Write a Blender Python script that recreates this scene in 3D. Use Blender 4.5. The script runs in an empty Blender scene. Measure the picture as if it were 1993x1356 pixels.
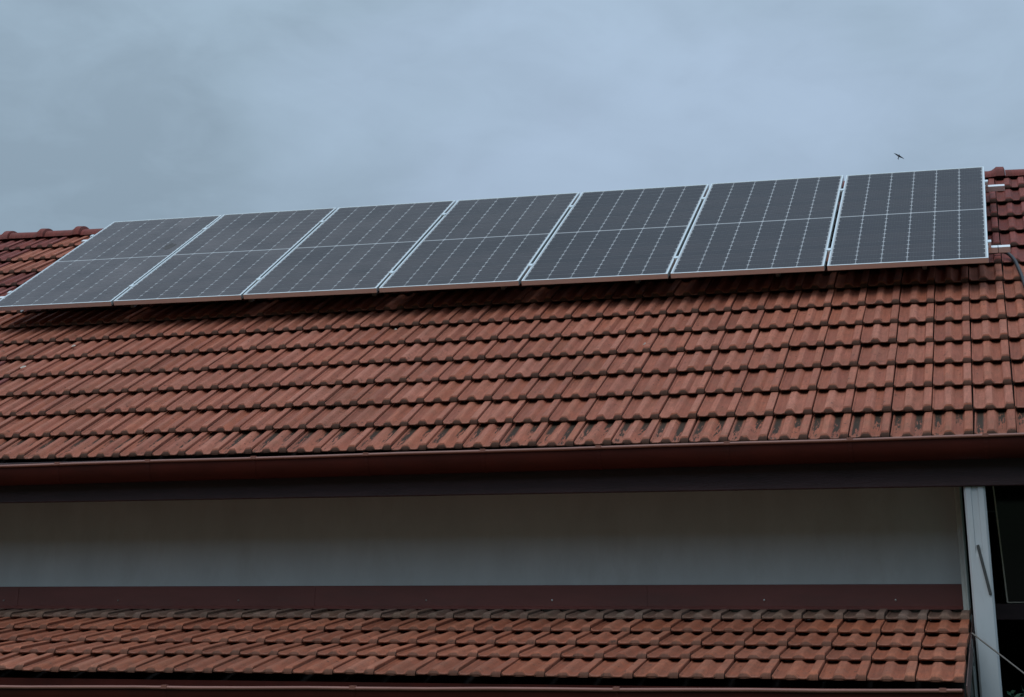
import bpy, math, random
from mathutils import Vector, Matrix
random.seed(7)
D = bpy.data
S = bpy.context.scene
COL = S.collection
R = math.radians

# ------------------------------------------------------------------ camera, world, sun, exposure
GZ = 5.2                                    # the survey origin lies this far above the ground
CAM = Vector((0.0943, -11.4429, -2.1268 + GZ))
YAW, PITCH, FPX, PPY, IW, IH = 0.28158, 0.32020, 3340.8, 66.1, 1993.0, 1356.0
cam = D.objects.new('camera', D.cameras.new('camera'))
COL.objects.link(cam)
cam.location = CAM
cam.rotation_euler = (R(90) + PITCH, 0, YAW)
cam.data.sensor_fit = 'HORIZONTAL'
cam.data.sensor_width = 36.0
cam.data.lens = FPX / IW * 36.0
cam.data.shift_y = -(IH / 2 - PPY) / IW
cam.data.clip_end = 3000
S.camera = cam

SUN_EL, SUN_AZ = R(56), R(200)              # azimuth measured from +Y clockwise: behind the camera, a little left
SKYLOC = (5.17545, -3.81960, 3.98421)
W = D.worlds.new('World'); S.world = W
W.use_nodes = True
nt = W.node_tree
for n_ in list(nt.nodes): nt.nodes.remove(n_)
def N(t, typ, **kw):
    n_ = t.nodes.new(typ)
    for k, v in kw.items():
        if k.startswith('i_'): n_.inputs[k[2:].replace('_', ' ')].default_value = v
        else: setattr(n_, k, v)
    return n_
def math_(t, op, a, b=None, c=None):
    m = t.nodes.new('ShaderNodeMath'); m.operation = op
    for i, v in enumerate((a, b, c)):
        if v is None: continue
        if isinstance(v, (int, float)): m.inputs[i].default_value = v
        else: t.links.new(v, m.inputs[i])
    return m.outputs[0]
def mixc(t, fac, a, b, typ='MIX'):
    m = t.nodes.new('ShaderNodeMix'); m.data_type = 'RGBA'; m.blend_type = typ
    for sock, v in ((m.inputs[0], fac), (m.inputs[6], a), (m.inputs[7], b)):
        if isinstance(v, (int, float)): sock.default_value = v
        elif isinstance(v, (tuple, list)): sock.default_value = (*v[:3], 1)
        else: t.links.new(v, sock)
    return m.outputs[2]
def ramp(t, fac, stops, interp='LINEAR'):
    r = t.nodes.new('ShaderNodeValToRGB'); r.color_ramp.interpolation = interp
    el = r.color_ramp.elements
    while len(el) < len(stops): el.new(0.5)
    for e_, (p_, c_) in zip(el, stops):
        e_.position = p_
        e_.color = (*c_, 1) if isinstance(c_, (tuple, list)) else (c_, c_, c_, 1)
    t.links.new(fac, r.inputs[0])
    return r.outputs[0]

sky = N(nt, 'ShaderNodeTexSky', sky_type='NISHITA', sun_disc=False, sun_elevation=SUN_EL, sun_rotation=SUN_AZ)
tc = N(nt, 'ShaderNodeTexCoord')
sep = N(nt, 'ShaderNodeSeparateXYZ'); nt.links.new(tc.outputs['Generated'], sep.inputs[0])
zz = math_(nt, 'MAXIMUM', sep.outputs[2], 0.0)
cie = math_(nt, 'DIVIDE', math_(nt, 'MULTIPLY_ADD', zz, 2.0, 1.0), 3.0)      # overcast sky: zenith three times the horizon
mp = N(nt, 'ShaderNodeMapping'); mp.inputs['Scale'].default_value = (1, 1, 2.0); mp.inputs['Location'].default_value = SKYLOC
nt.links.new(tc.outputs['Generated'], mp.inputs[0])
n1 = N(nt, 'ShaderNodeTexNoise', i_Scale=3.1, i_Detail=3.0, i_Roughness=0.45, i_Distortion=0.4); nt.links.new(mp.outputs[0], n1.inputs[0])
n2 = N(nt, 'ShaderNodeTexNoise', i_Scale=9.0, i_Detail=5.0, i_Roughness=0.5, i_Distortion=0.6); nt.links.new(mp.outputs[0], n2.inputs[0])
cl = math_(nt, 'ADD', math_(nt, 'MULTIPLY', n1.outputs[0], 0.7), math_(nt, 'MULTIPLY', n2.outputs[0], 0.3))
n3 = N(nt, 'ShaderNodeTexNoise', i_Scale=19.0, i_Detail=5.0, i_Roughness=0.55, i_Distortion=0.5); nt.links.new(mp.outputs[0], n3.inputs[0])
cl = math_(nt, 'ADD', cl, math_(nt, 'MULTIPLY_ADD', n3.outputs[0], 0.18, -0.09))
lum = ramp(nt, cl, ((0.36, 0.87), (0.46, 1.02), (0.58, 1.14), (0.70, 1.22)))
tint = ramp(nt, n1.outputs[0], ((0.38, (6.4, 8.5, 10.5)), (0.6, (7.0, 9.0, 11.6))))
cloud = mixc(nt, 1.0, tint, lum, 'MULTIPLY')
cc = N(nt, 'ShaderNodeCombineXYZ')
for i in range(3): nt.links.new(cie, cc.inputs[i])
cloud = mixc(nt, 1.0, cloud, cc.outputs[0], 'MULTIPLY')
skyc = mixc(nt, 0.93, sky.outputs[0], cloud)
bg = N(nt, 'ShaderNodeBackground', i_Strength=0.1); nt.links.new(skyc, bg.inputs[0])
wo = N(nt, 'ShaderNodeOutputWorld'); nt.links.new(bg.outputs[0], wo.inputs[0])

sun = D.objects.new('sun', D.lights.new('sun', 'SUN')); COL.objects.link(sun)
sun.data.energy = 0.92
sun.data.angle = R(35)
sun.data.color = (1.0, 0.96, 0.9)
sd = Vector((math.sin(SUN_AZ) * math.cos(SUN_EL), math.cos(SUN_AZ) * math.cos(SUN_EL), math.sin(SUN_EL)))
sun.location = sd * 40 + Vector((0, 0, 10))
sun.rotation_euler = sd.to_track_quat('Z', 'Y').to_euler()

vs = S.view_settings
vs.view_transform = 'Standard'; vs.look = 'None'; vs.gamma = 1.0; vs.use_curve_mapping = False
vs.exposure = 0.0
S.render.engine = 'CYCLES'
S.cycles.max_bounces = 6
S.cycles.use_denoising = True

# ------------------------------------------------------------------ materials
def mat(name, rough=0.7, metallic=0.0, spec=0.5, coat=0.0, coat_rough=0.1):
    m = D.materials.new(name); m.use_nodes = True
    t = m.node_tree; b = t.nodes['Principled BSDF']
    b.inputs['Roughness'].default_value = rough
    b.inputs['Metallic'].default_value = metallic
    b.inputs['Specular IOR Level'].default_value = spec
    b.inputs['Coat Weight'].default_value = coat
    b.inputs['Coat Roughness'].default_value = coat_rough
    return m, t, b
def noisy(name, c, var=0.12, scale=8.0, stretch=(1, 1, 1), c2=None, thr=(0.52, 0.7), bump=0.0, bscale=60, **kw):
    """a plain colour with value drift, optional blotches of a second colour and a fine relief"""
    m, t, b = mat(name, **kw)
    co = N(t, 'ShaderNodeTexCoord')
    mp_ = N(t, 'ShaderNodeMapping'); mp_.inputs['Scale'].default_value = stretch
    t.links.new(co.outputs['Object'], mp_.inputs[0])
    a = N(t, 'ShaderNodeTexNoise', i_Scale=scale, i_Detail=6.0, i_Roughness=0.62); t.links.new(mp_.outputs[0], a.inputs[0])
    lo = tuple(x * (1 - var * 2) for x in c); hi = tuple(min(1, x * (1 + var * 2)) for x in c)
    col = ramp(t, a.outputs[0], ((0.25, lo), (0.75, hi)))
    if c2:
        a2 = N(t, 'ShaderNodeTexNoise', i_Scale=scale * 0.6, i_Detail=8.0, i_Roughness=0.7); t.links.new(mp_.outputs[0], a2.inputs[0])
        col = mixc(t, ramp(t, a2.outputs[0], ((thr[0], 0.0), (thr[1], 1.0))), col, c2)
    t.links.new(col, b.inputs['Base Color'])
    if bump:
        a3 = N(t, 'ShaderNodeTexNoise', i_Scale=bscale, i_Detail=4.0); t.links.new(mp_.outputs[0], a3.inputs[0])
        bp = N(t, 'ShaderNodeBump', i_Strength=bump, i_Distance=0.01); t.links.new(a3.outputs[0], bp.inputs['Height'])
        t.links.new(bp.outputs[0], b.inputs['Normal'])
    return m

def clay(name, cols, dirt, dirt_amt=0.35, moss=0.0, lip=0.82):
    """fired clay: every tile its own shade, fine streaks down the slope, dull dirt, black growth in the pans (moss)"""
    m, t, b = mat(name, rough=0.82, spec=0.25)
    oi = N(t, 'ShaderNodeObjectInfo'); ge = N(t, 'ShaderNodeNewGeometry'); co = N(t, 'ShaderNodeTexCoord')
    rnd = math_(t, 'FRACT', math_(t, 'ADD', oi.outputs['Random'], ge.outputs['Random Per Island']))
    off = N(t, 'ShaderNodeCombineXYZ')
    t.links.new(math_(t, 'MULTIPLY', rnd, 37.0), off.inputs[0]); t.links.new(math_(t, 'MULTIPLY', rnd, 91.0), off.inputs[1])
    add = N(t, 'ShaderNodeVectorMath', operation='ADD'); t.links.new(co.outputs['Object'], add.inputs[0]); t.links.new(off.outputs[0], add.inputs[1])
    v = add.outputs[0]
    base = ramp(t, rnd, tuple((i / max(1, len(cols) - 1), c) for i, c in enumerate(cols)))
    mp1 = N(t, 'ShaderNodeMapping'); mp1.inputs['Scale'].default_value = (70, 7, 20); t.links.new(v, mp1.inputs[0])
    st = N(t, 'ShaderNodeTexNoise', i_Scale=1.0, i_Detail=4.0, i_Roughness=0.6); t.links.new(mp1.outputs[0], st.inputs[0])
    base = mixc(t, 1.0, base, ramp(t, st.outputs[0], ((0.28, 0.78), (0.72, 1.2))), 'MULTIPLY')
    cl_ = N(t, 'ShaderNodeTexNoise', i_Scale=13.0, i_Detail=6.0, i_Roughness=0.65); t.links.new(v, cl_.inputs[0])
    base = mixc(t, math_(t, 'MULTIPLY', ramp(t, cl_.outputs[0], ((0.42, 0.0), (0.68, 1.0))), dirt_amt), base, dirt)
    # broad weather patches that run across many tiles
    wp_ = N(t, 'ShaderNodeTexNoise', i_Scale=1.3, i_Detail=5.0, i_Roughness=0.6); t.links.new(ge.outputs['Position'], wp_.inputs[0])
    base = mixc(t, 1.0, base, ramp(t, wp_.outputs[0], ((0.32, (0.80, 0.82, 0.80)), (0.52, (1.0, 1.0, 1.0)), (0.70, (1.10, 1.09, 1.04)))), 'MULTIPLY')
    gr = N(t, 'ShaderNodeTexNoise', i_Scale=230.0, i_Detail=2.0); t.links.new(v, gr.inputs[0])
    base = mixc(t, 1.0, base, ramp(t, gr.outputs[0], ((0.3, 0.84), (0.7, 1.14))), 'MULTIPLY')
    # small dark specks and scars
    sp = N(t, 'ShaderNodeTexNoise', i_Scale=34.0, i_Detail=3.0, i_Roughness=0.6); t.links.new(v, sp.inputs[0])
    base = mixc(t, math_(t, 'MULTIPLY', ramp(t, sp.outputs[0], ((0.635, 0.0), (0.70, 1.0))), 0.65), base, (0.045, 0.03, 0.024))
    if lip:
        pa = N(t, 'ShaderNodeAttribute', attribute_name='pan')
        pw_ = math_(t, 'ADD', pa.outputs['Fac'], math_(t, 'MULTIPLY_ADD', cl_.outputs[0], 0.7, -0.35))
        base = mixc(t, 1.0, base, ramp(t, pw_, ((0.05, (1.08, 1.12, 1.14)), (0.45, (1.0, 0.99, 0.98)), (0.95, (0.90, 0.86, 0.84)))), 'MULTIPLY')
    if moss > 0:
        sp2 = N(t, 'ShaderNodeSeparateXYZ'); t.links.new(co.outputs['Object'], sp2.inputs[0])
        mp2 = N(t, 'ShaderNodeMapping'); mp2.inputs['Scale'].default_value = (75, 13, 1); t.links.new(v, mp2.inputs[0])
        mo = N(t, 'ShaderNodeTexNoise', i_Scale=1.0, i_Detail=5.0, i_Roughness=0.65); t.links.new(mp2.outputs[0], mo.inputs[0])
        def win(x, a, b_, s=0.006):
            u = t.nodes.new('ShaderNodeMapRange'); u.interpolation_type = 'SMOOTHSTEP'; t.links.new(x, u.inputs[0])
            u.inputs[1].default_value = a - s; u.inputs[2].default_value = a + s
            w_ = t.nodes.new('ShaderNodeMapRange'); w_.interpolation_type = 'SMOOTHSTEP'; t.links.new(x, w_.inputs[0])
            w_.inputs[1].default_value = b_ - s; w_.inputs[2].default_value = b_ + s; w_.inputs[3].default_value = 1; w_.inputs[4].default_value = 0
            return math_(t, 'MULTIPLY', u.outputs[0], w_.outputs[0])
        pans = math_(t, 'ADD', win(sp2.outputs[0], 0.013, 0.048), win(sp2.outputs[0], 0.124, 0.160))
        # the growth starts under the tile above (y = 0.33) and thins out downwards
        up = t.nodes.new('ShaderNodeMapRange'); t.links.new(sp2.outputs[1], up.inputs[0])
        up.inputs[1].default_value = 0.07; up.inputs[2].default_value = 0.36; up.inputs[3].default_value = -0.28; up.inputs[4].default_value = 0.26
        val = math_(t, 'ADD', math_(t, 'ADD', math_(t, 'MULTIPLY_ADD', mo.outputs[0], 2.0, -0.50), up.outputs[0]), math_(t, 'MULTIPLY_ADD', rnd, 0.34, moss - 0.17))
        mk = math_(t, 'MULTIPLY', ramp(t, val, ((0.55, 0.0), (0.60, 1.0))), pans)
        base = mixc(t, math_(t, 'MULTIPLY', mk, 0.93), base, (0.026, 0.023, 0.015))
    # the blunt lower lip of every tile is tinted dark olive-brown
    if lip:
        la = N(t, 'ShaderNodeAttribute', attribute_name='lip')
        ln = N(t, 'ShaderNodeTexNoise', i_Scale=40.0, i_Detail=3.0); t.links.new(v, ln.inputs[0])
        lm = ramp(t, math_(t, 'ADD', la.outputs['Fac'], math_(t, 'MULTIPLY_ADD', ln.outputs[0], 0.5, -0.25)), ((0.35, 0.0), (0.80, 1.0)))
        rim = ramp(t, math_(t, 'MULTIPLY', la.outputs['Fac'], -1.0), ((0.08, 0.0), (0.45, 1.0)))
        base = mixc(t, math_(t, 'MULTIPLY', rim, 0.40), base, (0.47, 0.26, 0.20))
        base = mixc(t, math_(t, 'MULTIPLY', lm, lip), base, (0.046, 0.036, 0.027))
    t.links.new(base, b.inputs['Base Color'])
    hs = math_(t, 'ADD', math_(t, 'MULTIPLY', st.outputs[0], 0.6), math_(t, 'MULTIPLY', gr.outputs[0], 0.4))
    bp = N(t, 'ShaderNodeBump', i_Strength=0.35, i_Distance=0.004); t.links.new(hs, bp.inputs['Height']); t.links.new(bp.outputs[0], b.inputs['Normal'])
    return m

RED = ((0.325, 0.106, 0.066), (0.390, 0.134, 0.085), (0.345, 0.109, 0.062), (0.415, 0.154, 0.102), (0.285, 0.092, 0.058), (0.365, 0.122, 0.076))
M = {}
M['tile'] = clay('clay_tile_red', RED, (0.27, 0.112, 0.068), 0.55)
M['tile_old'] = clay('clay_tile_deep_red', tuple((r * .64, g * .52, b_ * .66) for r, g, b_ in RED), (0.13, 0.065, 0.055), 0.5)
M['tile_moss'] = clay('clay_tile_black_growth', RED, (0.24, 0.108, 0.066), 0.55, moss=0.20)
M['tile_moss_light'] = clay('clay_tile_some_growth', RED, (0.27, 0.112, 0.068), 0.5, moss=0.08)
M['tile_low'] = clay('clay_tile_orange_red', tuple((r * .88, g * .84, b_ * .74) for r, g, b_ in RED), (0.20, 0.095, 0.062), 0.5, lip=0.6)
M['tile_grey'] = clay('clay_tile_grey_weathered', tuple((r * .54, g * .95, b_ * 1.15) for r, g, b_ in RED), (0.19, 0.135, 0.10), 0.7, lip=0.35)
M['lime'] = noisy('pale_dropping', (0.58, 0.52, 0.44), var=0.15, scale=60, rough=0.9)
M['ridge'] = clay('clay_ridge_red', tuple((r * .60, g * .50, b_ * .68) for r, g, b_ in RED), (0.13, 0.065, 0.055), 0.5, lip=0)
M['deck'] = noisy('roof_underlay', (0.02, 0.016, 0.014), rough=0.9)
M['plaster'] = noisy('pale_plaster', (0.52, 0.57, 0.57), var=0.05, scale=2.2, stretch=(1.6, 1, 0.7), c2=(0.44, 0.47, 0.46), thr=(0.5, 0.75), bump=0.15, bscale=140, rough=0.92, spec=0.2)
M['plaster_low'] = noisy('grey_plaster', (0.42, 0.42, 0.40), var=0.06, scale=1.6, bump=0.15, bscale=140, rough=0.92, spec=0.2)
M['beam'] = noisy('dark_stained_beam', (0.034, 0.0135, 0.017), var=0.2, scale=5, stretch=(1, 8, 8), bump=0.2, bscale=30, rough=0.6)
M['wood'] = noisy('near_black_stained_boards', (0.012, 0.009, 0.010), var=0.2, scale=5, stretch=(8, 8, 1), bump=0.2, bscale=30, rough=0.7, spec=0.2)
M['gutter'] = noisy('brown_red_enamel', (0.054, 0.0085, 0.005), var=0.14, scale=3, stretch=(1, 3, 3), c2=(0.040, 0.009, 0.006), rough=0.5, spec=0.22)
M['gutter_lip_sheen'] = noisy('brown_red_enamel_sky_sheen', (0.27, 0.115, 0.085), var=0.08, scale=3, rough=0.45)  # paler copy of the enamel: sky reflection on the lip put into the colour
M['flash'] = noisy('maroon_sheet_metal', (0.150, 0.047, 0.040), var=0.09, scale=1.9, stretch=(1, 1, 4), c2=(0.118, 0.046, 0.040), rough=0.55)
M['post'] = noisy('white_painted_post', (0.49, 0.54, 0.57), var=0.025, scale=3, stretch=(4, 4, 1), c2=(0.42, 0.46, 0.47), thr=(0.52, 0.78), rough=0.6)
M['trim'] = noisy('greyish_white_trim', (0.50, 0.53, 0.50), var=0.05, scale=4, stretch=(4, 4, 1), c2=(0.33, 0.36, 0.34), rough=0.7)
M['verge'] = noisy('brown_verge_board', (0.14, 0.085, 0.075), var=0.15, scale=6, stretch=(6, 1, 6), rough=0.7)
M['alu'] = noisy('anodised_aluminium', (0.74, 0.78, 0.77), var=0.02, scale=20, stretch=(1, 8, 8), rough=0.42, metallic=0.9)
M['alu_bright'] = noisy('bright_aluminium', (0.88, 0.88, 0.86), var=0.02, scale=20, rough=0.3, metallic=0.6)
M['steel'] = noisy('dull_steel', (0.33, 0.31, 0.29), var=0.1, scale=30, rough=0.5, metallic=0.6)
M['dark_steel'] = noisy('weathered_dark_steel', (0.17, 0.155, 0.14), var=0.1, scale=30, rough=0.6, metallic=0.2)
M['black_rubber'] = noisy('black_rubber', (0.018, 0.019, 0.020), var=0.15, scale=30, rough=0.5)
M['dark_bar'] = noisy('dark_grey_iron', (0.055, 0.060, 0.060), var=0.15, scale=30, rough=0.55)
M['pane'] = mat('dark_glass', rough=0.08, spec=0.5)[0]; M['pane'].node_tree.nodes['Principled BSDF'].inputs['Base Color'].default_value = (0.004, 0.004, 0.005, 1)
M['pale_bar'] = noisy('pale_brown_bar', (0.72, 0.64, 0.54), rough=0.6)
M['leaf'] = noisy('dark_green_leaf', (0.030, 0.085, 0.050), var=0.3, scale=25, rough=0.55)
M['bark'] = noisy('brown_bark', (0.09, 0.065, 0.045), var=0.2, scale=20, rough=0.9)
M['ground'] = noisy('worn_grass', (0.040, 0.055, 0.026), var=0.25, scale=0.35, c2=(0.075, 0.062, 0.042), rough=0.95)
M['feather'] = noisy('black_feathers', (0.012, 0.014, 0.02), var=0.1, rough=0.7)
M['backsheet'] = noisy('white_backsheet_behind_glass', (0.42, 0.435, 0.44), var=0.02, scale=5, rough=0.6, coat=0.30, coat_rough=0.13, spec=0.1)

def cell_mat():
    m, t, b = mat('blue_black_silicon_behind_glass', rough=0.45, coat=0.25, coat_rough=0.08); b.inputs['Coat IOR'].default_value = 1.42; b.inputs['Specular IOR Level'].default_value = 0.08
    oi = N(t, 'ShaderNodeObjectInfo'); co = N(t, 'ShaderNodeTexCoord'); ge = N(t, 'ShaderNodeNewGeometry')
    sx = N(t, 'ShaderNodeSeparateXYZ'); t.links.new(co.outputs['Object'], sx.inputs[0])
    isl = ge.outputs['Random Per Island']
    c = ramp(t, isl, ((0.0, (0.012, 0.010, 0.013)), (0.5, (0.017, 0.014, 0.017)), (1.0, (0.022, 0.017, 0.019))))
    # nine fine silver busbars per cell
    fx = math_(t, 'FRACT', math_(t, 'MULTIPLY', sx.outputs[0], 9 / 0.165))
    bus = math_(t, 'LESS_THAN', fx, 0.055)
    c = mixc(t, math_(t, 'MULTIPLY', bus, 0.25), c, (0.30, 0.31, 0.33))
    # dust film; its amount also paints in each panel's sky reflection
    du = N(t, 'ShaderNodeTexNoise', i_Scale=1.7, i_Detail=5.0, i_Roughness=0.6)
    of = N(t, 'ShaderNodeVectorMath', operation='ADD'); t.links.new(co.outputs['Object'], of.inputs[0])
    cb = N(t, 'ShaderNodeCombineXYZ'); t.links.new(math_(t, 'MULTIPLY', oi.outputs['Random'], 50.0), cb.inputs[0]); t.links.new(cb.outputs[0], of.inputs[1])
    t.links.new(of.outputs[0], du.inputs[0])
    c = mixc(t, math_(t, 'MULTIPLY', ramp(t, du.outputs[0], ((0.28, 0.35), (0.72, 1.3))), oi.outputs['Alpha']), c, (0.225, 0.195, 0.19))
    t.links.new(c, b.inputs['Base Color'])
    return m
M['cell'] = cell_mat()

# ------------------------------------------------------------------ mesh helpers
class MB:
    def __init__(s): s.v = []; s.f = []; s.lip = []; s.pan = []
    def add(s, vs_, fs):
        o = len(s.v); s.v += [tuple(v) for v in vs_]; s.f += [tuple(i + o for i in f) for f in fs]; return s
    def box(s, x0, x1, y0, y1, z0, z1):
        return s.add([(x0, y0, z0), (x1, y0, z0), (x1, y1, z0), (x0, y1, z0), (x0, y0, z1), (x1, y0, z1), (x1, y1, z1), (x0, y1, z1)],
                     [(0, 3, 2, 1), (4, 5, 6, 7), (0, 1, 5, 4), (1, 2, 6, 5), (2, 3, 7, 6), (3, 0, 4, 7)])
    def prism(s, prof, x0, x1, dz=0.0):
        """closed (y, z) profile swept along X; dz lifts the far end"""
        n = len(prof)
        s.add([(x0, y, z) for y, z in prof] + [(x1, y, z + dz) for y, z in prof],
              [tuple(range(n)), tuple(range(2 * n - 1, n - 1, -1))] + [(i, n + i, n + (i + 1) % n, (i + 1) % n) for i in range(n)])
        return s
    def tube(s, pts, r, k=8, taper=None):
        pts = [Vector(p) for p in pts]; rings = []
        for i, p in enumerate(pts):
            d = (pts[min(i + 1, len(pts) - 1)] - pts[max(i - 1, 0)]).normalized()
            a = d.cross(Vector((0, 0, 1)) if abs(d.z) < 0.9 else Vector((1, 0, 0))).normalized(); b_ = d.cross(a)
            rr = r if taper is None else r * (1 + (taper - 1) * i / (len(pts) - 1))
            rings.append([p + a * math.cos(2 * math.pi * j / k) * rr + b_ * math.sin(2 * math.pi * j / k) * rr for j in range(k)])
        vs_ = [v for rg in rings for v in rg]; fs = []
        for i in range(len(rings) - 1):
            for j in range(k): fs.append((i * k + j, i * k + (j + 1) % k, (i + 1) * k + (j + 1) % k, (i + 1) * k + j))
        fs += [tuple(range(k - 1, -1, -1)), tuple(range((len(rings) - 1) * k, len(rings) * k))]
        return s.add(vs_, fs)
    def mesh(s, name, sharp=None):
        me = D.meshes.new(name); me.from_pydata(s.v, [], s.f); me.update()
        if s.lip:
            at = me.attributes.new('lip', 'FLOAT', 'POINT'); at.data.foreach_set('value', s.lip)
            at = me.attributes.new('pan', 'FLOAT', 'POINT'); at.data.foreach_set('value', s.pan)
        if sharp is not None:
            me.polygons.foreach_set('use_smooth', [True] * len(me.polygons)); me.set_sharp_from_angle(angle=R(sharp))
        return me
def place(name, me, m, parent=None, mtx=None, bevel=0.0):
    o = D.objects.new(name, me); COL.objects.link(o)
    if not me.materials: me.materials.append(None)
    o.material_slots[0].link = 'OBJECT'; o.material_slots[0].material = m
    if mtx is not None: o.matrix_local = mtx
    if parent is not None:
        o.parent = parent
        if 'base' in parent: o.matrix_parent_inverse = Matrix.Translation(parent.location).inverted()
    if bevel:
        bv = o.modifiers.new('bevel', 'BEVEL'); bv.width = bevel; bv.segments = 2; bv.limit_method = 'ANGLE'
    return o
def build(mb, name, m, parent=None, mtx=None, sharp=None, bevel=0.0):
    return place(name, mb.mesh(name, sharp), m, parent, mtx, bevel)
def thing(name, label, cat, loc=(0, 0, 0), group=None, world_children=True):
    o = D.objects.new(name, None); COL.objects.link(o); o.location = loc; o.empty_display_size = 0.2
    if world_children: o['base'] = 1
    return tag(o, label, cat, group)
def tag(o, label, cat, group=None):
    o['label'] = label; o['category'] = cat
    if group: o['group'] = group
    return o
def Zs(z): return z + GZ

# ------------------------------------------------------------------ ground
# flat yard at the house, then an unseen hill added behind the camera to block low sky
prof_g = [(900, 0), (-4.5, 0), (-7, .35), (-9, .95), (-11.5, 1.5), (-14, 2.2), (-17, 3.7), (-22, 6.7), (-30, 11.6), (-42, 18.4), (-60, 26), (-90, 35), (-600, 46)]
g = MB(); gv = []
for y_, z_ in prof_g: gv += [(-600, y_, z_), (600, y_, z_)]
g.add(gv, [(2 * i, 2 * i + 1, 2 * i + 3, 2 * i + 2) for i in range(len(prof_g) - 1)])
ground = build(g, 'ground', M['ground']); ground['kind'] = 'structure'

# ------------------------------------------------------------------ house
house = thing('house', 'house with two red tiled roofs, pale plaster wall and brown-red gutters', 'house', (-4.2, 2.0, 0))
TH = 0.526115
E = Vector((0, math.cos(TH), math.sin(TH))); NR = Vector((0, -math.sin(TH), math.cos(TH))); X = Vector((1, 0, 0)); O = Vector((0, 0, GZ))
def rp(x, t, d): return O + X * x + E * t - NR * d         # point on the main roof: along, up the slope, below the panel faces
XL_, XR_ = -10.2, 1.62
ridge_y, ridge_z = 2.075, Zs(1.058)

# main roof body: both slopes, seen only between and beyond the tiles
rb = MB()
p0 = rp(0, -2.30, 0.205); pk = rp(0, 2.28, 0.205)
yk = pk.y; back = Vector((0, yk + (yk - p0.y), p0.z))
prof = [(p0.y, p0.z), (pk.y, pk.z), (back.y, back.z), (back.y, back.z - 0.10), (pk.y, pk.z - 0.11), (p0.y + 0.02, p0.z - 0.07)]
rb.prism(prof, XL_ + 0.05, XR_ - 0.05)
main_roof = build(rb, 'main_roof', M['deck'], house)
# plain covering of the far slope
bs = MB()
for i in range(15):
    t0 = i / 15; t1 = (i + 1) / 15
    a = Vector((0, yk, pk.z + 0.015)).lerp(Vector((0, back.y + 0.08, back.z + 0.03)), t0); b_ = Vector((0, yk, pk.z + 0.015)).lerp(Vector((0, back.y + 0.08, back.z + 0.03)), t1)
    bs.prism([(a.y, a.z), (b_.y, b_.z + 0.03), (b_.y, b_.z), (a.y, a.z - 0.03)], XL_, XR_)
build(bs, 'far_slope_tiling', M['tile_old'], main_roof)

# --- the clay tile: two pans, a middle roll and a broad side roll; scalloped lower edge, tall front lip
TW, GAUGE, TL = 0.2163, 0.327, 0.395
PROF = [(0.0028, .0185), (.0075, .0190), (.0150, .0128), (.045, .0120), (.056, .0142), (.0605, .0148), (.0705, .0265), (.078, .0284), (.103, .0288),
        (.113, .0215), (.124, .0130), (.149, .0120), (.163, .0140), (.1715, .0285), (.176, .0308), (.2095, .0314), (.2128, .0288)]
def tile_mb(seed, tilt, lift, flat=1.0):
    """tilt: how far the tile falls away from the lip plane going up; lift: how far the lip clears the row below"""
    rr = random.Random(seed); mb = MB(); n = len(PROF); vs_ = []; lp_ = []
    for x, h in PROF:
        q = max(0.0, (h - 0.012) / 0.018); h = 0.012 + (h - 0.012) * flat; w = rr.uniform(-.0007, .0007)
        h += rr.uniform(-.0006, .0006); hz = h + lift
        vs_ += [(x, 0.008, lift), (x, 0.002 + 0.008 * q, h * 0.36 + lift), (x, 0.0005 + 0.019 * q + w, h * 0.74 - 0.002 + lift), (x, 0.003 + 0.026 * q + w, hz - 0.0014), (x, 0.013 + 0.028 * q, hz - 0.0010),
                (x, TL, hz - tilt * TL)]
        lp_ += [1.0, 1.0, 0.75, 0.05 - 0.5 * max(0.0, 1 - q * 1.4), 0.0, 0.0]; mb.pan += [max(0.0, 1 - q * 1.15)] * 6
    k = 6; fs = []
    for i in range(n - 1):
        for j in range(k - 1): fs.append((i * k + j, (i + 1) * k + j, (i + 1) * k + j + 1, i * k + j + 1))
    b0 = len(vs_)
    vs_ += [(PROF[0][0], TL, lift - tilt * TL), (PROF[-1][0], TL, lift - tilt * TL)]; lp_ += [0.0, 0.0]; mb.pan += [0.5, 0.5]
    fs.append((0, 1, 2, 3, 4, 5, b0)); e_ = (n - 1) * k
    fs.append((e_, b0 + 1, e_ + 5, e_ + 4, e_ + 3, e_ + 2, e_ + 1))
    fs.append((0, b0, b0 + 1, e_))
    mb.lip = lp_
    return mb.add(vs_, fs)
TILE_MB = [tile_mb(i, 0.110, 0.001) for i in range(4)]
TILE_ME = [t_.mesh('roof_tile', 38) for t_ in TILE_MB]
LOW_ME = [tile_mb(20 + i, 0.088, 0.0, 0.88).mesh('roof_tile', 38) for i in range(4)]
def basis(a, b_, c, o):
    return Matrix(((a.x, b_.x, c.x, o.x), (a.y, b_.y, c.y, o.y), (a.z, b_.z, c.z, o.z), (0, 0, 0, 1)))
def jitter(rr): return Matrix.Translation((rr.uniform(-.0012, .0012), rr.uniform(-.005, .005), rr.uniform(-.001, .0022))) @ Matrix.Rotation(rr.gauss(0, 0.006), 4, 'Z') @ Matrix.Rotation(rr.gauss(0, 0.005), 4, 'Y')

cam_r = Vector((math.cos(YAW), math.sin(YAW), 0)); cam_f = Vector((-math.sin(YAW) * math.cos(PITCH), math.cos(YAW) * math.cos(PITCH), math.sin(PITCH))); cam_u = cam_r.cross(cam_f)
def shown(p):
    d = p - CAM; z = d.dot(cam_f)
    return IW / 2 + FPX * d.dot(cam_r) / z, PPY - FPX * d.dot(cam_u) / z, d.length
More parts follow.
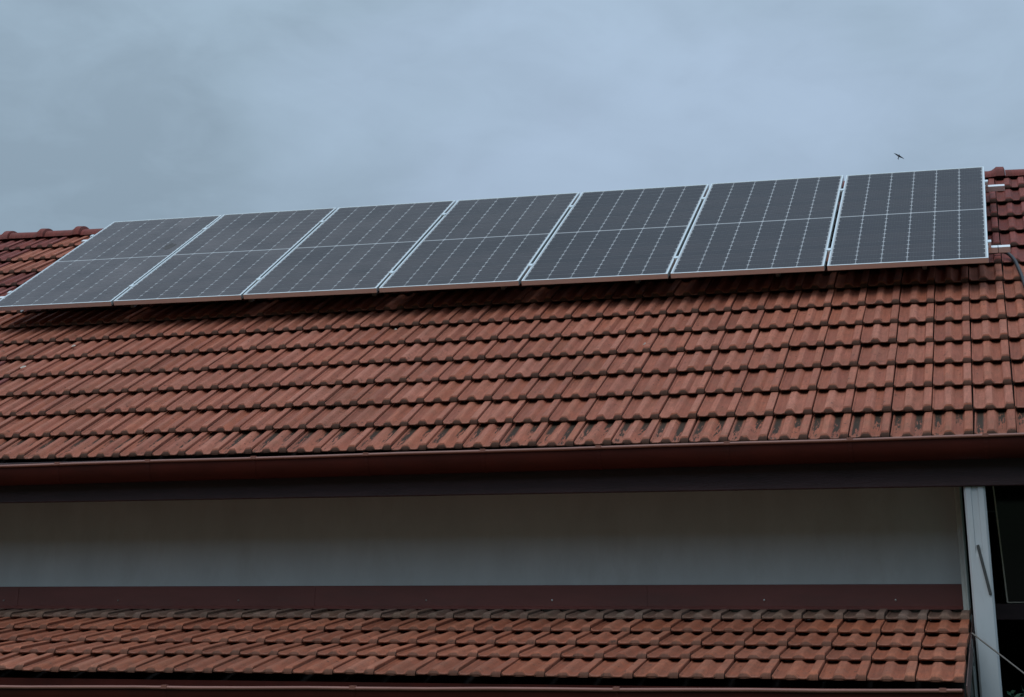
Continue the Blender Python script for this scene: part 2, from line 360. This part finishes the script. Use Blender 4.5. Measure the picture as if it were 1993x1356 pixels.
# all tile seats on the near slope, sorted so that the 300 that show largest become single tiles
seats = []
for k in range(-7, 7):
    t = -0.04 + GAUGE * k
    ic0, ic1 = int((XL_ + 0.135) / TW) - 1, int((XR_ + 0.135) / TW)
    for i in range(ic0, ic1 + 1):
        x = -0.1358 + TW * i
        if x < XL_ or x + TW > XR_ + 0.01: continue
        c = rp(x + TW / 2, t + 0.12, 0.13); px, py, dist = shown(c)
        hidden = (0.26 < t < 2.1 and -7.35 < x < -0.26)
        vis = -40 < px < IW + 40 and 0 < py < IH and not hidden
        seats.append((0 if vis else 1, dist, k, x, t))
seats.sort()
rest = MB(); count = 0
for flag, dist, k, x, t in seats:
    rr = random.Random(int(k * 1000 + x * 4000))
    mtx = basis(X, E, NR, rp(x, t, 0.15)) @ jitter(rr)
    if flag == 0 and count < 300:
        if k == -7: m = M['tile_moss'] if x > -2.9 or rr.random() < 0.15 else M['tile_moss_light']
        elif t > 0.15 and x > -1: m = M['tile_old']
        elif t > 0.15: m = M['tile'] if rr.random() < 0.6 else M['tile_old']
        else: m = M['tile']
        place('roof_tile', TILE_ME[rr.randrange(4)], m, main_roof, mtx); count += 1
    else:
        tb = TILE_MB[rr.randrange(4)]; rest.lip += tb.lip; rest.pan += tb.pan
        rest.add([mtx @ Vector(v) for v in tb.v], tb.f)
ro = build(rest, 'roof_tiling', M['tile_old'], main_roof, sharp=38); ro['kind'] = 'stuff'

# ridge caps: a half-round cap with a raised collar where it laps the next
def cap_mesh():
    mb = MB(); L = 0.3614; sec = 12
    st = [(-0.034, 0.100, 0.070), (-0.026, 0.124, 0.094), (0.030, 0.126, 0.097), (0.040, 0.118, 0.088), (0.066, 0.104, 0.071), (0.090, 0.101, 0.067), (L - 0.036, 0.106, 0.071)]
    vs_ = []
    for x_, ry, rz in st:
        for j in range(sec + 1):
            a = math.pi * j / sec
            vs_.append((-x_, math.cos(a) * ry, math.sin(a) ** 0.85 * rz))
    fs = []
    for i in range(len(st) - 1):
        for j in range(sec): fs.append((i * (sec + 1) + j, (i + 1) * (sec + 1) + j, (i + 1) * (sec + 1) + j + 1, i * (sec + 1) + j + 1))
    fs.append(tuple(range(sec, -1, -1)))
    fs.append(tuple(range((len(st) - 1) * (sec + 1), len(st) * (sec + 1))))
    mb.add(vs_, fs); return mb.mesh('ridge_tile', 40)
CAP = cap_mesh()
for k in range(-4, 29):
    x = 0.127 - 0.3614 * k
    if x > XR_ + 0.05 or x - 0.37 < XL_: continue
    rr = random.Random(k)
    place('ridge_tile', CAP, M['ridge'], main_roof, Matrix.Translation((x, ridge_y, ridge_z - 0.069 + rr.uniform(-.003, .003))) @ Matrix.Rotation(rr.gauss(0, .006), 4, 'Y'))

for px, py, a_, b2 in ((45, 713, .030, .012), (143, 672, .016, .010), (1255, 668, .02, .006), (612, 700, .010, .007), (1493, 795, .012, .008), (770, 640, .010, .006)):
    d_ = cam_f * FPX + cam_r * (px - IW / 2) - cam_u * (py - PPY)
    c = CAM + d_ * ((O - NR * 0.128 - CAM).dot(NR) / d_.dot(NR))
    rr = random.Random(px); sp_ = MB()
    ring_ = [(math.cos(j * math.pi / 5) * a_ * rr.uniform(.7, 1.2), math.sin(j * math.pi / 5) * b2 * rr.uniform(.7, 1.3)) for j in range(10)]
    ax = (X * 0.55 + E * 0.83).normalized(); ay = NR.cross(ax)
    sp_.add([c + NR * 0.006] + [c + ax * u + ay * v - NR * 0.004 for u, v in ring_], [(0, 1 + j, 1 + (j + 1) % 10) for j in range(10)])
    build(sp_, 'dropping', M['lime'], main_roof)

# --- eaves: beam, soffit, gutter
build(MB().box(-10.0, 1.5, -1.968, -1.905, Zs(-1.5497), Zs(-1.315)), 'eaves_beam', M['beam'], house, bevel=0.004)
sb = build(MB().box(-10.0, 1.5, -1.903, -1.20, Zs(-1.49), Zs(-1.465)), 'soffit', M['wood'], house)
def gutter(name, x0, x1, zl0, zl1, ylip, width, depth, clips, end_caps=True):
    n = 14; outer = []; inner = []
    for i in range(n + 1):
        a = math.pi * i / n
        outer.append((ylip + width / 2 - math.cos(a) * width / 2, -math.sin(a) ** 0.8 * depth))
        inner.append((ylip + width / 2 - math.cos(a) * (width / 2 - 0.003), -math.sin(a) ** 0.8 * (depth - 0.003)))
    prof_ = [(y, z + zl0) for y, z in outer] + [(y, z + zl0) for y, z in reversed(inner)]
    gt = build(MB().prism(prof_, x0, x1, zl1 - zl0), name, M['gutter'], house, sharp=40)
    zat = lambda x: zl0 + (zl1 - zl0) * (x - x0) / (x1 - x0)
    pts = [(x0 + (x1 - x0) * i / 24, ylip - 0.003, zat(x0 + (x1 - x0) * i / 24) + 0.0015 * math.sin(i * 1.9)) for i in range(25)]
    build(MB().tube(pts, 0.0085, 8), 'rolled_lip', M['gutter_lip_sheen'], gt, sharp=60)
    for x in clips:
        z = zat(x)
        sl = [(y - (0.0015 if i < n / 2 else -0.0015), zz_ - (0.002 if 0 < i < n else 0)) for i, (y, zz_) in enumerate(outer)]
        bx = MB().prism([(y, q + z) for y, q in sl] + [(y, q + z) for y, q in reversed(inner)], x - 0.010, x + 0.010)
        build(bx, 'gutter_bracket', M['gutter'], gt, bevel=0.0012)
        build(MB().box(x - 0.015, x + 0.015, ylip - 0.0135, ylip + 0.012, z - 0.004, z + 0.0125), 'clip', M['gutter_lip_sheen'], gt)
    if end_caps:
        for xe, s_ in ((x0, -1), (x1, 1)):
            z = zat(xe)
            build(MB().prism([(y, q + z + 0.002) for y, q in outer], min(xe, xe + 0.004 * s_), max(xe, xe + 0.004 * s_)), 'end_cap', M['gutter'], gt)
    return gt
gutter('gutter', -10.1, 1.6, Zs(-1.369), Zs(-1.300), -2.10, 0.125, 0.110,
       (-9.3, -8.7, -8.05, -7.4, -6.75, -6.09, -5.425, -4.83, -4.157, -3.467, -2.776, -2.117, -1.413, -0.764, -0.075, 0.58, 1.22))

# --- walls
build(MB().box(-9.6, -0.275, -1.45, -1.25, 0.0, Zs(-1.47)), 'plaster_wall', M['plaster'], house)
build(MB().box(-9.6, -9.4, -1.248, 5.7, 0.0, Zs(-1.40)), 'side_wall', M['plaster'], house)
build(MB().box(-9.398, 1.35, 5.5, 5.7, 0.0, Zs(-1.40)), 'rear_wall', M['plaster'], house)
gy0, gy1 = -1.6, 5.75
for xg in (-9.59, 1.16):
    apex_z = pk.z - 0.15
    gb = MB(); pr = [(gy0, Zs(-1.38)), (yk, apex_z), (gy1, Zs(-1.38))]
    gb.prism(pr, xg, xg + 0.18); build(gb, 'gable_wall', M['plaster'], house)
# porch recess right of the plaster wall: dark boarded side and back walls, ceiling
PB = 1.9
side_b = MB(); n_b = 22
for i in range(n_b):
    y0 = -1.245 + (PB + 1.245) * i / n_b; y1 = -1.245 + (PB + 1.245) * (i + 1) / n_b
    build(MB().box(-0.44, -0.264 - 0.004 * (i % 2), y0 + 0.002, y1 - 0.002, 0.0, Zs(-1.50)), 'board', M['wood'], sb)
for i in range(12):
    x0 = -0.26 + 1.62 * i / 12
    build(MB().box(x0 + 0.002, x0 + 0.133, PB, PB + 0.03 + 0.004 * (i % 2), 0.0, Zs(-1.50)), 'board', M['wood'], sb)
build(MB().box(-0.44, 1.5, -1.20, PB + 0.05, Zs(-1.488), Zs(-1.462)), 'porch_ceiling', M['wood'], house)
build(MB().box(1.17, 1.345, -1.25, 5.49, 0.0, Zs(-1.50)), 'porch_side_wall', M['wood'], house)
build(MB().box(-0.255, 1.16, -1.235, -1.155, Zs(-2.212), Zs(-2.128)), 'porch_beam', M['beam'], house, bevel=0.003)
# opening over the porch beam: a dark pane with a thin pale edge
pn = build(MB().add([(-0.074, -1.19, Zs(-1.49)), (1.16, -1.19, Zs(-1.49)), (1.16, -1.19, Zs(-2.127)), (-0.050, -1.19, Zs(-2.127)),
                     (-0.074, -1.184, Zs(-1.49)), (1.16, -1.184, Zs(-1.49)), (1.16, -1.184, Zs(-2.127)), (-0.050, -1.184, Zs(-2.127))],
                    [(0, 3, 2, 1), (4, 5, 6, 7), (0, 1, 5, 4), (1, 2, 6, 5), (2, 3, 7, 6), (3, 0, 4, 7)]), 'pane', M['pane'], house)
build(MB().tube([(-0.0745, -1.195, Zs(-1.49)), (-0.062, -1.195, Zs(-1.81)), (-0.050, -1.195, Zs(-2.122))], 0.0045, 6), 'pane_edge', M['pale_bar'], pn)
build(MB().tube([(-0.050, -1.195, Zs(-2.122)), (1.155, -1.195, Zs(-2.122))], 0.003, 6), 'pane_edge', M['pale_bar'], pn)
# lower storey wall under the lower roof
build(MB().box(-9.6, -0.30, -2.72, -2.52, 0.0, Zs(-2.62)), 'lower_wall', M['plaster_low'], house)
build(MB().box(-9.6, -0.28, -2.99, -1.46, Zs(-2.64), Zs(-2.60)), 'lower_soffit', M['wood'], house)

# corner trim and conduit at the end of the plaster wall
build(MB().box(-0.2735, -0.2425, -1.545, -1.30, 0.0, Zs(-1.492)), 'corner_trim', M['trim'], house, bevel=0.004)
build(MB().tube([(-0.2480, -1.548, 0.0), (-0.2480, -1.548, Zs(-1.5))], 0.0055, 8), 'corner_conduit', M['trim'], house, sharp=60)

# white post with a shallow rebate at its head
zt, zm = Zs(-1.552), Zs(-1.87)
pm = MB()
def ring(ps, z): return [(x_, y_, z) for x_, y_ in ps]
x0, x1, y0, y1, ch = -0.211, -0.103, -1.952, -1.85, 0.010
pl_ = [(x0 + ch, y0), (-0.176, y0), (-0.174, y0), (-0.141, y0), (-0.139, y0), (x1 - ch, y0), (x1, y0 + ch), (x1, y1), (x0, y1), (x0, y0 + ch)]
pg = [(x, y + (0.006 if i in (2, 3) else 0)) for i, (x, y) in enumerate(pl_)]
lv = [ring(pl_, 0.0), ring(pl_, zm - 0.03), ring(pg, zm), ring(pg, zt)]
n_ = len(pl_); vv = [v for r_ in lv for v in r_]; ff = []
for i in range(3):
    for j in range(n_): ff.append((i * n_ + j, i * n_ + (j + 1) % n_, (i + 1) * n_ + (j + 1) % n_, (i + 1) * n_ + j))
ff += [tuple(range(n_ - 1, -1, -1)), tuple(range(3 * n_, 4 * n_))]
pm.add(vv, ff)
post = build(pm, 'post', M['post'], house)
bar = MB()
a = Vector((-0.1625, -1.960, Zs(-1.842))); b_ = Vector((-0.1185, -1.960, Zs(-2.085))); dv = (b_ - a).normalized(); sv = dv.cross(Vector((0, 1, 0))).normalized() * 0.0075
q = [a - sv, a + sv, b_ + sv, b_ - sv]
bar.add([v + Vector((0, dy, 0)) for dy in (0.0, 0.0078) for v in q], [(0, 1, 2, 3), (7, 6, 5, 4), (0, 4, 5, 1), (1, 5, 6, 2), (2, 6, 7, 3), (3, 7, 4, 0)])
build(bar, 'iron_bar', M['dark_bar'], post, bevel=0.002)
pm2 = MB().box(1.36, 1.468, -1.952, -1.85, 0.0, zt)
build(pm2, 'post', M['post'], house, bevel=0.008)

# --- lower roof against the wall
edges = [(-3.02, -2.462), (-2.709, -2.386), (-2.394, -2.331), (-2.080, -2.272), (-1.766, -2.210), (-1.451, -2.156)]
lb = MB()
lb.prism([(-2.99, Zs(-2.53)), (-2.70, Zs(-2.452)), (-1.452, Zs(-2.215)), (-1.452, Zs(-2.45)), (-2.99, Zs(-2.598))], -7.6, -0.262)
lower_roof = build(lb, 'lower_roof', M['deck'], house)
for k in range(5):
    (ya, za), (yb, zb) = edges[k], edges[k + 1]
    ev = Vector((0, yb - ya, zb - za)).normalized(); nv = Vector((0, -ev.z, ev.y))
    for i in range(33):
        x = -0.2365 - TW * (i + 1)
        rr = random.Random(900 + k * 50 + i)
        m = M['tile_grey'] if k == 4 else (M['tile_low'])
        place('roof_tile', LOW_ME[rr.randrange(4)], m, lower_roof, basis(X, ev, nv, Vector((x, ya, Zs(za)))) @ jitter(rr))
# verge board along the open end
vb = MB(); vb.prism([(-3.02, Zs(-2.475)), (-1.47, Zs(-2.185)), (-1.47, Zs(-2.29)), (-3.0, Zs(-2.575))], -0.2345, -0.2285)
build(vb, 'verge_board', M['verge'], lower_roof, bevel=0.002)
# flashing along the wall
fl = MB()
fl.prism([(-1.4525, Zs(-2.030)), (-1.4600, Zs(-2.028)), (-1.4640, Zs(-2.034)), (-1.4680, Zs(-2.140)), (-1.4900, Zs(-2.1555)), (-1.4900, Zs(-2.1590)), (-1.4640, Zs(-2.146)), (-1.4525, Zs(-2.140))], -7.6, -0.262)
flash = build(fl, 'wall_flashing', M['flash'], house)
for xa, xb in ((-0.310, -0.2625), (-2.06, -2.00), (-4.07, -4.01), (-6.05, -6.0)):
    fl2 = MB(); fl2.prism([(-1.4665, Zs(-2.0315)), (-1.4705, Zs(-2.140)), (-1.4925, Zs(-2.1555)), (-1.4900, Zs(-2.1550)), (-1.4680, Zs(-2.140)), (-1.4640, Zs(-2.034))], xa, xb)
    build(fl2, 'flashing_lap', M['flash'], flash)
for x in (-6.9, -6.1, -5.305, -4.502, -3.311, -2.553, -1.341, -0.629):
    sc = MB(); vs_ = [(x, -1.4735, Zs(-2.110))]
    for rr_, yy in ((0.004, -1.4725), (0.006, -1.467)):
        vs_ += [(x + rr_ * math.cos(j * math.pi / 4), yy, Zs(-2.110) + rr_ * math.sin(j * math.pi / 4)) for j in range(8)]
    sc.add(vs_, [(0, 1 + j, 1 + (j + 1) % 8) for j in range(8)] + [(1 + j, 9 + j, 9 + (j + 1) % 8, 1 + (j + 1) % 8) for j in range(8)])
    build(sc, 'screw', M['alu'] if x > -3 else M['steel'], flash)
gutter('lower_gutter', -7.7, -0.247, Zs(-2.556), Zs(-2.494), -3.12, 0.115, 0.10, (-6.6, -5.3, -4.12, -3.115, -1.808, -0.331))
build(MB().box(-7.6, -0.262, -2.998, -2.991, Zs(-2.69), Zs(-2.495)), 'fascia_board', M['gutter'], house)

# ------------------------------------------------------------------ solar panels
PHI = -0.00563763; PS = 0.983                  # the panels stand about 7 cm further off the tiles than the survey plane
PW, PLn, GAP = 1.038 * PS, 2.0492 * PS, 0.020 * PS
OP = CAM + (O - CAM) * PS
A_ = X * math.cos(PHI) + E * math.sin(PHI); B_ = E * math.cos(PHI) - X * math.sin(PHI)
def panel_mtx(k): return basis(A_, B_, NR, OP - A_ * ((k + 1) * PW + k * GAP))
FW, FH = 0.0115, 0.035
def bevelled_box(x0, x1, y0, y1, z0, z1): return MB().box(x0, x1, y0, y1, z0, z1)
ME_FR = [bevelled_box(0, PW, 0, FW, -FH, 0).mesh('frame_rail'), bevelled_box(0, PW, PLn - FW, PLn, -FH, 0).mesh('frame_rail'),
         bevelled_box(0, FW, FW, PLn - FW, -FH, 0).mesh('frame_rail'), bevelled_box(PW - FW, PW, FW, PLn - FW, -FH, 0).mesh('frame_rail')]
ME_LAM = MB().box(FW, PW - FW, FW, PLn - FW, -0.0075, -0.0028).mesh('laminate')
MARG = FW + 0.0075; MID = 0.017; CG, RG, CH = 0.0043, 0.0036, 0.0105
cw = (PW - 2 * MARG - 5 * CG) / 6; chh = ((PLn - 2 * MARG - MID) / 2 - 11 * RG) / 12
def string_mesh():
    mb = MB()
    for r_ in range(12):
        y0 = r_ * (chh + RG); y1 = y0 + chh
        z = 0.0008; c_ = CH
        top, bot = (c_, c_)
        o = [(c_, y0), (cw - c_, y0), (cw, y0 + c_ * .8), (cw, y1 - c_ * .8), (cw - c_, y1), (c_, y1), (0, y1 - c_ * .8), (0, y0 + c_ * .8)]
        mb.add([(x, y, z) for x, y in o], [tuple(range(8))])
    return mb.mesh('cell_string')
ME_ST = string_mesh()
DUST_SHEEN = (0.03, 0.045, 0.04, 0.15, 0.23, 0.32, 0.39)
LAB = {0: 'rightmost solar panel of the row, beside the bright rail ends and the black cable',
       1: 'second solar panel from the right end of the row on the upper roof',
       2: 'third solar panel from the right end of the row on the upper roof',
       3: 'middle solar panel of the seven, with three panels on either side',
       4: 'third solar panel from the left end of the row on the upper roof',
       5: 'second solar panel from the left end, next to the one with a dark smudge',
       6: 'leftmost solar panel of the row, with a dark smudge on its upper half'}
for k in range(7):
    rr = random.Random(50 + k)
    root = thing('solar_panel', LAB[k], 'solar panel', group='solar panels in a row on the upper roof', world_children=False)
    root.matrix_world = panel_mtx(k) @ Matrix.Rotation(rr.gauss(0, .0012), 4, 'Y') @ Matrix.Rotation(rr.gauss(0, .0010), 4, 'X')
    for me in ME_FR: place('frame_rail', me, M['alu'], root, bevel=0.0012)
    lam = place('laminate', ME_LAM, M['backsheet'], root)
    for h in range(2):
        for c_ in range(6):
            ox = MARG + c_ * (cw + CG); oy = MARG + h * (12 * chh + 11 * RG + MID)
            cs = place('cell_string', ME_ST, M['cell'], lam, Matrix.Translation((ox, oy, -0.0028)))
            cs.color = (1, 1, 1, DUST_SHEEN[k])          # dust plus painted-in sky reflection, stronger towards the left panels
    if k == 6:
        sm = MB(); cx, cy = PW * 7 + GAP * 6 - 6.468 * PS, 1.262 * PS
        pts = [(cx + math.cos(a) * rr.uniform(.035, .055), cy + math.sin(a) * rr.uniform(.05, .09), -0.0012) for a in [i * math.pi / 7 for i in range(14)]]
        sm.add(pts, [tuple(range(14))])
        build(sm, 'dirt_smudge', noisy('brown_grey_dirt', (0.075, 0.072, 0.070), rough=0.9), lam)

# mounting rails under the panels, with hooks and clamps
for t_, xr, lab in ((1.672, 0.138, 'upper silver mounting rail crossing under all panels, one bright end near the ridge'),
                    (0.321, 0.141, 'lower silver mounting rail crossing under all panels, bright end above the black cable')):
    root = thing('mounting_rail', lab, 'rail', group='silver rails under the solar panels', world_children=False)
    root.matrix_world = basis(A_, B_, NR, OP + B_ * t_ * PS)
    build(MB().box(-7.50 * PS, xr * PS, -0.02, 0.02, -0.076, -0.0362), 'rail_profile', M['alu_bright'], root, bevel=0.002)
    if t_ < 1: build(MB().box(0.060, 0.064, -0.0205, 0.0205, -0.0765, -0.0357), 'rail_joint', M['dark_bar'], root)
    for i in range(8):
        xh = -0.42 - 1.048 * i * 0.93
        hk = MB(); hk.box(xh - 0.014, xh + 0.014, 0.0205, 0.026, -0.176, -0.045); hk.box(xh - 0.014, xh + 0.014, 0.0205, 0.20, -0.181, -0.1762)
        build(hk, 'roof_hook', M['steel'], root)
    for i in range(8):
        xc = GAP / 2 - (PW + GAP) * i if 0 < i < 7 else (0.011 if i == 0 else -7 * PW - 6 * GAP - 0.011)
        build(MB().box(xc - 0.0085, xc + 0.0085, -0.028, 0.028, -0.036, -0.0015), 'clamp', M['alu_bright'], root)
        w0 = 0.0155 if 0 < i < 7 else 0.011
        build(MB().box(xc - w0, xc + w0, -0.020, 0.020, 0.0006, 0.0036), 'clamp_plate', M['alu'], root)

# black cable leaving the panels at the right
def pp(x, t, d): return O + A_ * x + B_ * t - NR * d
def smooth(ps, n=8):
    out = []
    for i in range(len(ps) - 1):
        a0, a1, a2, a3 = ps[max(i - 1, 0)], ps[i], ps[i + 1], ps[min(i + 2, len(ps) - 1)]
        for j in range(n):
            s_ = j / n
            out.append(0.5 * ((2 * a1) + (a2 - a0) * s_ + (2 * a0 - 5 * a1 + 4 * a2 - a3) * s_ ** 2 + (3 * a1 - a0 - 3 * a2 + a3) * s_ ** 3))
    return out + [ps[-1]]
cp = smooth([pp(*q) for q in ((-0.30, 0.36, 0.100), (-0.05, 0.372, 0.100), (0.034, 0.378, 0.098), (0.084, 0.385, 0.098), (0.124, 0.335, 0.098), (0.161, 0.197, 0.098), (0.186, -0.002, 0.099),
                                          (0.206, -0.221, 0.1), (0.225, -0.55, 0.1), (0.235, -1.1, 0.1), (0.24, -1.7, 0.1), (0.245, -2.33, 0.1), (0.245, -2.40, 0.135))])
cable = build(MB().tube(cp, 0.0125, 10), 'cable', M['black_rubber'], sharp=70)
tag(cable, 'thick black cable curving from under the rightmost solar panel down the tiles', 'cable')

# thin wire from the open end of the lower roof, running down to the ground in front of the post
wa = Vector((-0.221, -2.10, Zs(-2.268))); wb = Vector((0.014, -2.30, Zs(-2.446))); wd = wb - wa
kend = (GZ - 2.268) / 0.178
wp = [wa + wd * (kend * i / 30) + Vector((0, 0, -0.10 * math.sin(math.pi * i / 30) * (i / 30))) for i in range(31)]; wp[-1].z = 0.0
wire = build(MB().tube(wp, 0.0042, 6), 'wire', M['dark_steel'], sharp=70)
tag(wire, 'thin taut wire slanting down across the white post from the lower roof end', 'wire')
lp = smooth([Vector(q) for q in ((-0.2215, -2.16, Zs(-2.295)), (-0.2195, -2.2, Zs(-2.335)), (-0.2165, -2.21, Zs(-2.375)), (-0.2195, -2.2, Zs(-2.405)), (-0.2215, -2.17, Zs(-2.418)))], 5)
loop = build(MB().tube(lp, 0.0028, 6), 'hanging_wire_loop', M['dark_bar'], sharp=70)
tag(loop, 'small dark loop of wire hanging on the verge board of the lower roof', 'wire')

# ------------------------------------------------------------------ shrub beside the post
sh = thing('shrub', 'dense dark green shrub growing beside the white post', 'shrub', (0.48, -1.9, 0))
rr = random.Random(3); lf = MB()
for i in range(9000):
    h = rr.random() ** 0.55
    a = rr.uniform(0, 2 * math.pi); rad = math.sqrt(rr.random())
    c = Vector((0.48 + math.cos(a) * rad * 0.60, -1.9 + math.sin(a) * rad * 0.42, 0.25 + h * (GZ - 2.526 - 0.25) - 0.03 * rad * rr.random()))
    u = Vector((rr.gauss(0, 1), rr.gauss(0, 1), rr.gauss(0, .6))).normalized(); w_ = u.cross(Vector((rr.gauss(0, 1), rr.gauss(0, 1), rr.gauss(0, 1)))).normalized()
    s_ = rr.uniform(.018, .034)
    lf.add([c - u * s_, c + w_ * s_ * .45, c + u * s_, c - w_ * s_ * .45], [(0, 1, 2, 3)])
build(lf, 'crown', M['leaf'], sh)
tk = MB()
for i in range(6):
    a = i * 1.05
    tk.tube([(0.48 + .03 * math.cos(a), -1.9 + .03 * math.sin(a), 0), (0.48 + .14 * math.cos(a), -1.9 + .12 * math.sin(a), 1.0), (0.48 + .34 * math.cos(a), -1.9 + .26 * math.sin(a), 2.3)], 0.022, 6, 0.3)
build(tk, 'trunk', M['bark'], sh)

# ------------------------------------------------------------------ bird, far off above the roof
bp_ = CAM + ((cam_f * FPX + cam_r * (1749.5 - IW / 2) - cam_u * (303.5 - PPY)).normalized() * 60.0)
wx_ = (cam_r * 0.87 - cam_u * 0.48).normalized()                       # along the wings
bx_ = (-cam_r * 0.34 - cam_u * 0.62 - cam_f * 0.70); bx_ = (bx_ - wx_ * bx_.dot(wx_)).normalized()      # towards the tail
nz_ = wx_.cross(bx_)
bm_ = basis(wx_, bx_, nz_, bp_) @ Matrix.Scale(1.08, 4)
bd = MB()
body = [(-0.075, 0.004), (-0.065, 0.014), (-0.04, 0.022), (0.0, 0.024), (0.04, 0.018), (0.08, 0.010), (0.11, 0.004)]
vs_ = []; fs = []
for y, r_ in body: vs_ += [(r_ * math.cos(j * math.pi / 4), y, r_ * math.sin(j * math.pi / 4) * .85) for j in range(8)]
for i in range(len(body) - 1):
    for j in range(8): fs.append((i * 8 + j, i * 8 + (j + 1) % 8, (i + 1) * 8 + (j + 1) % 8, (i + 1) * 8 + j))
fs += [tuple(range(7, -1, -1)), tuple(range(48, 56))]
bd.add(vs_, fs)
bird = build(bd, 'bird', M['feather'], mtx=bm_, sharp=60)
tag(bird, 'small dark bird gliding in the cloudy sky above the panels', 'bird')
for s_ in (-1, 1):
    wg = MB(); sec = []
    for u_, y0, y1, z in ((0.015, -0.045, 0.035, 0.004), (0.06, -0.050, 0.022, 0.008), (0.11, -0.038, 0.012, 0.004), (0.155, -0.012, 0.016, -0.010), (0.192, 0.028, 0.032, -0.026)):
        sec.append([(s_ * u_, y0, z), (s_ * u_, (y0 + y1) / 2, z + 0.004), (s_ * u_, y1, z), (s_ * u_, (y0 + y1) / 2, z - 0.003)])
    vs_ = [v for q in sec for v in q]; fs = []
    for i in range(4):
        for j in range(4): fs.append((i * 4 + j, i * 4 + (j + 1) % 4, (i + 1) * 4 + (j + 1) % 4, (i + 1) * 4 + j))
    fs += [(0, 1, 2, 3), (16, 17, 18, 19)]
    wg.add(vs_, fs); build(wg, 'wing', M['feather'], bird)
tl = MB()
for s_ in (-1, 1): tl.add([(0, 0.09, 0.003), (s_ * 0.010, 0.09, 0), (s_ * 0.030, 0.165, 0.0), (s_ * 0.004, 0.135, 0.002), (0, 0.09, -0.003), (s_ * 0.010, 0.09, -0.003), (s_ * 0.030, 0.165, -0.002), (s_ * 0.004, 0.135, -0.002)],
                          [(0, 1, 2, 3), (7, 6, 5, 4), (0, 4, 5, 1), (1, 5, 6, 2), (2, 6, 7, 3), (3, 7, 4, 0)])
build(tl, 'tail', M['feather'], bird)
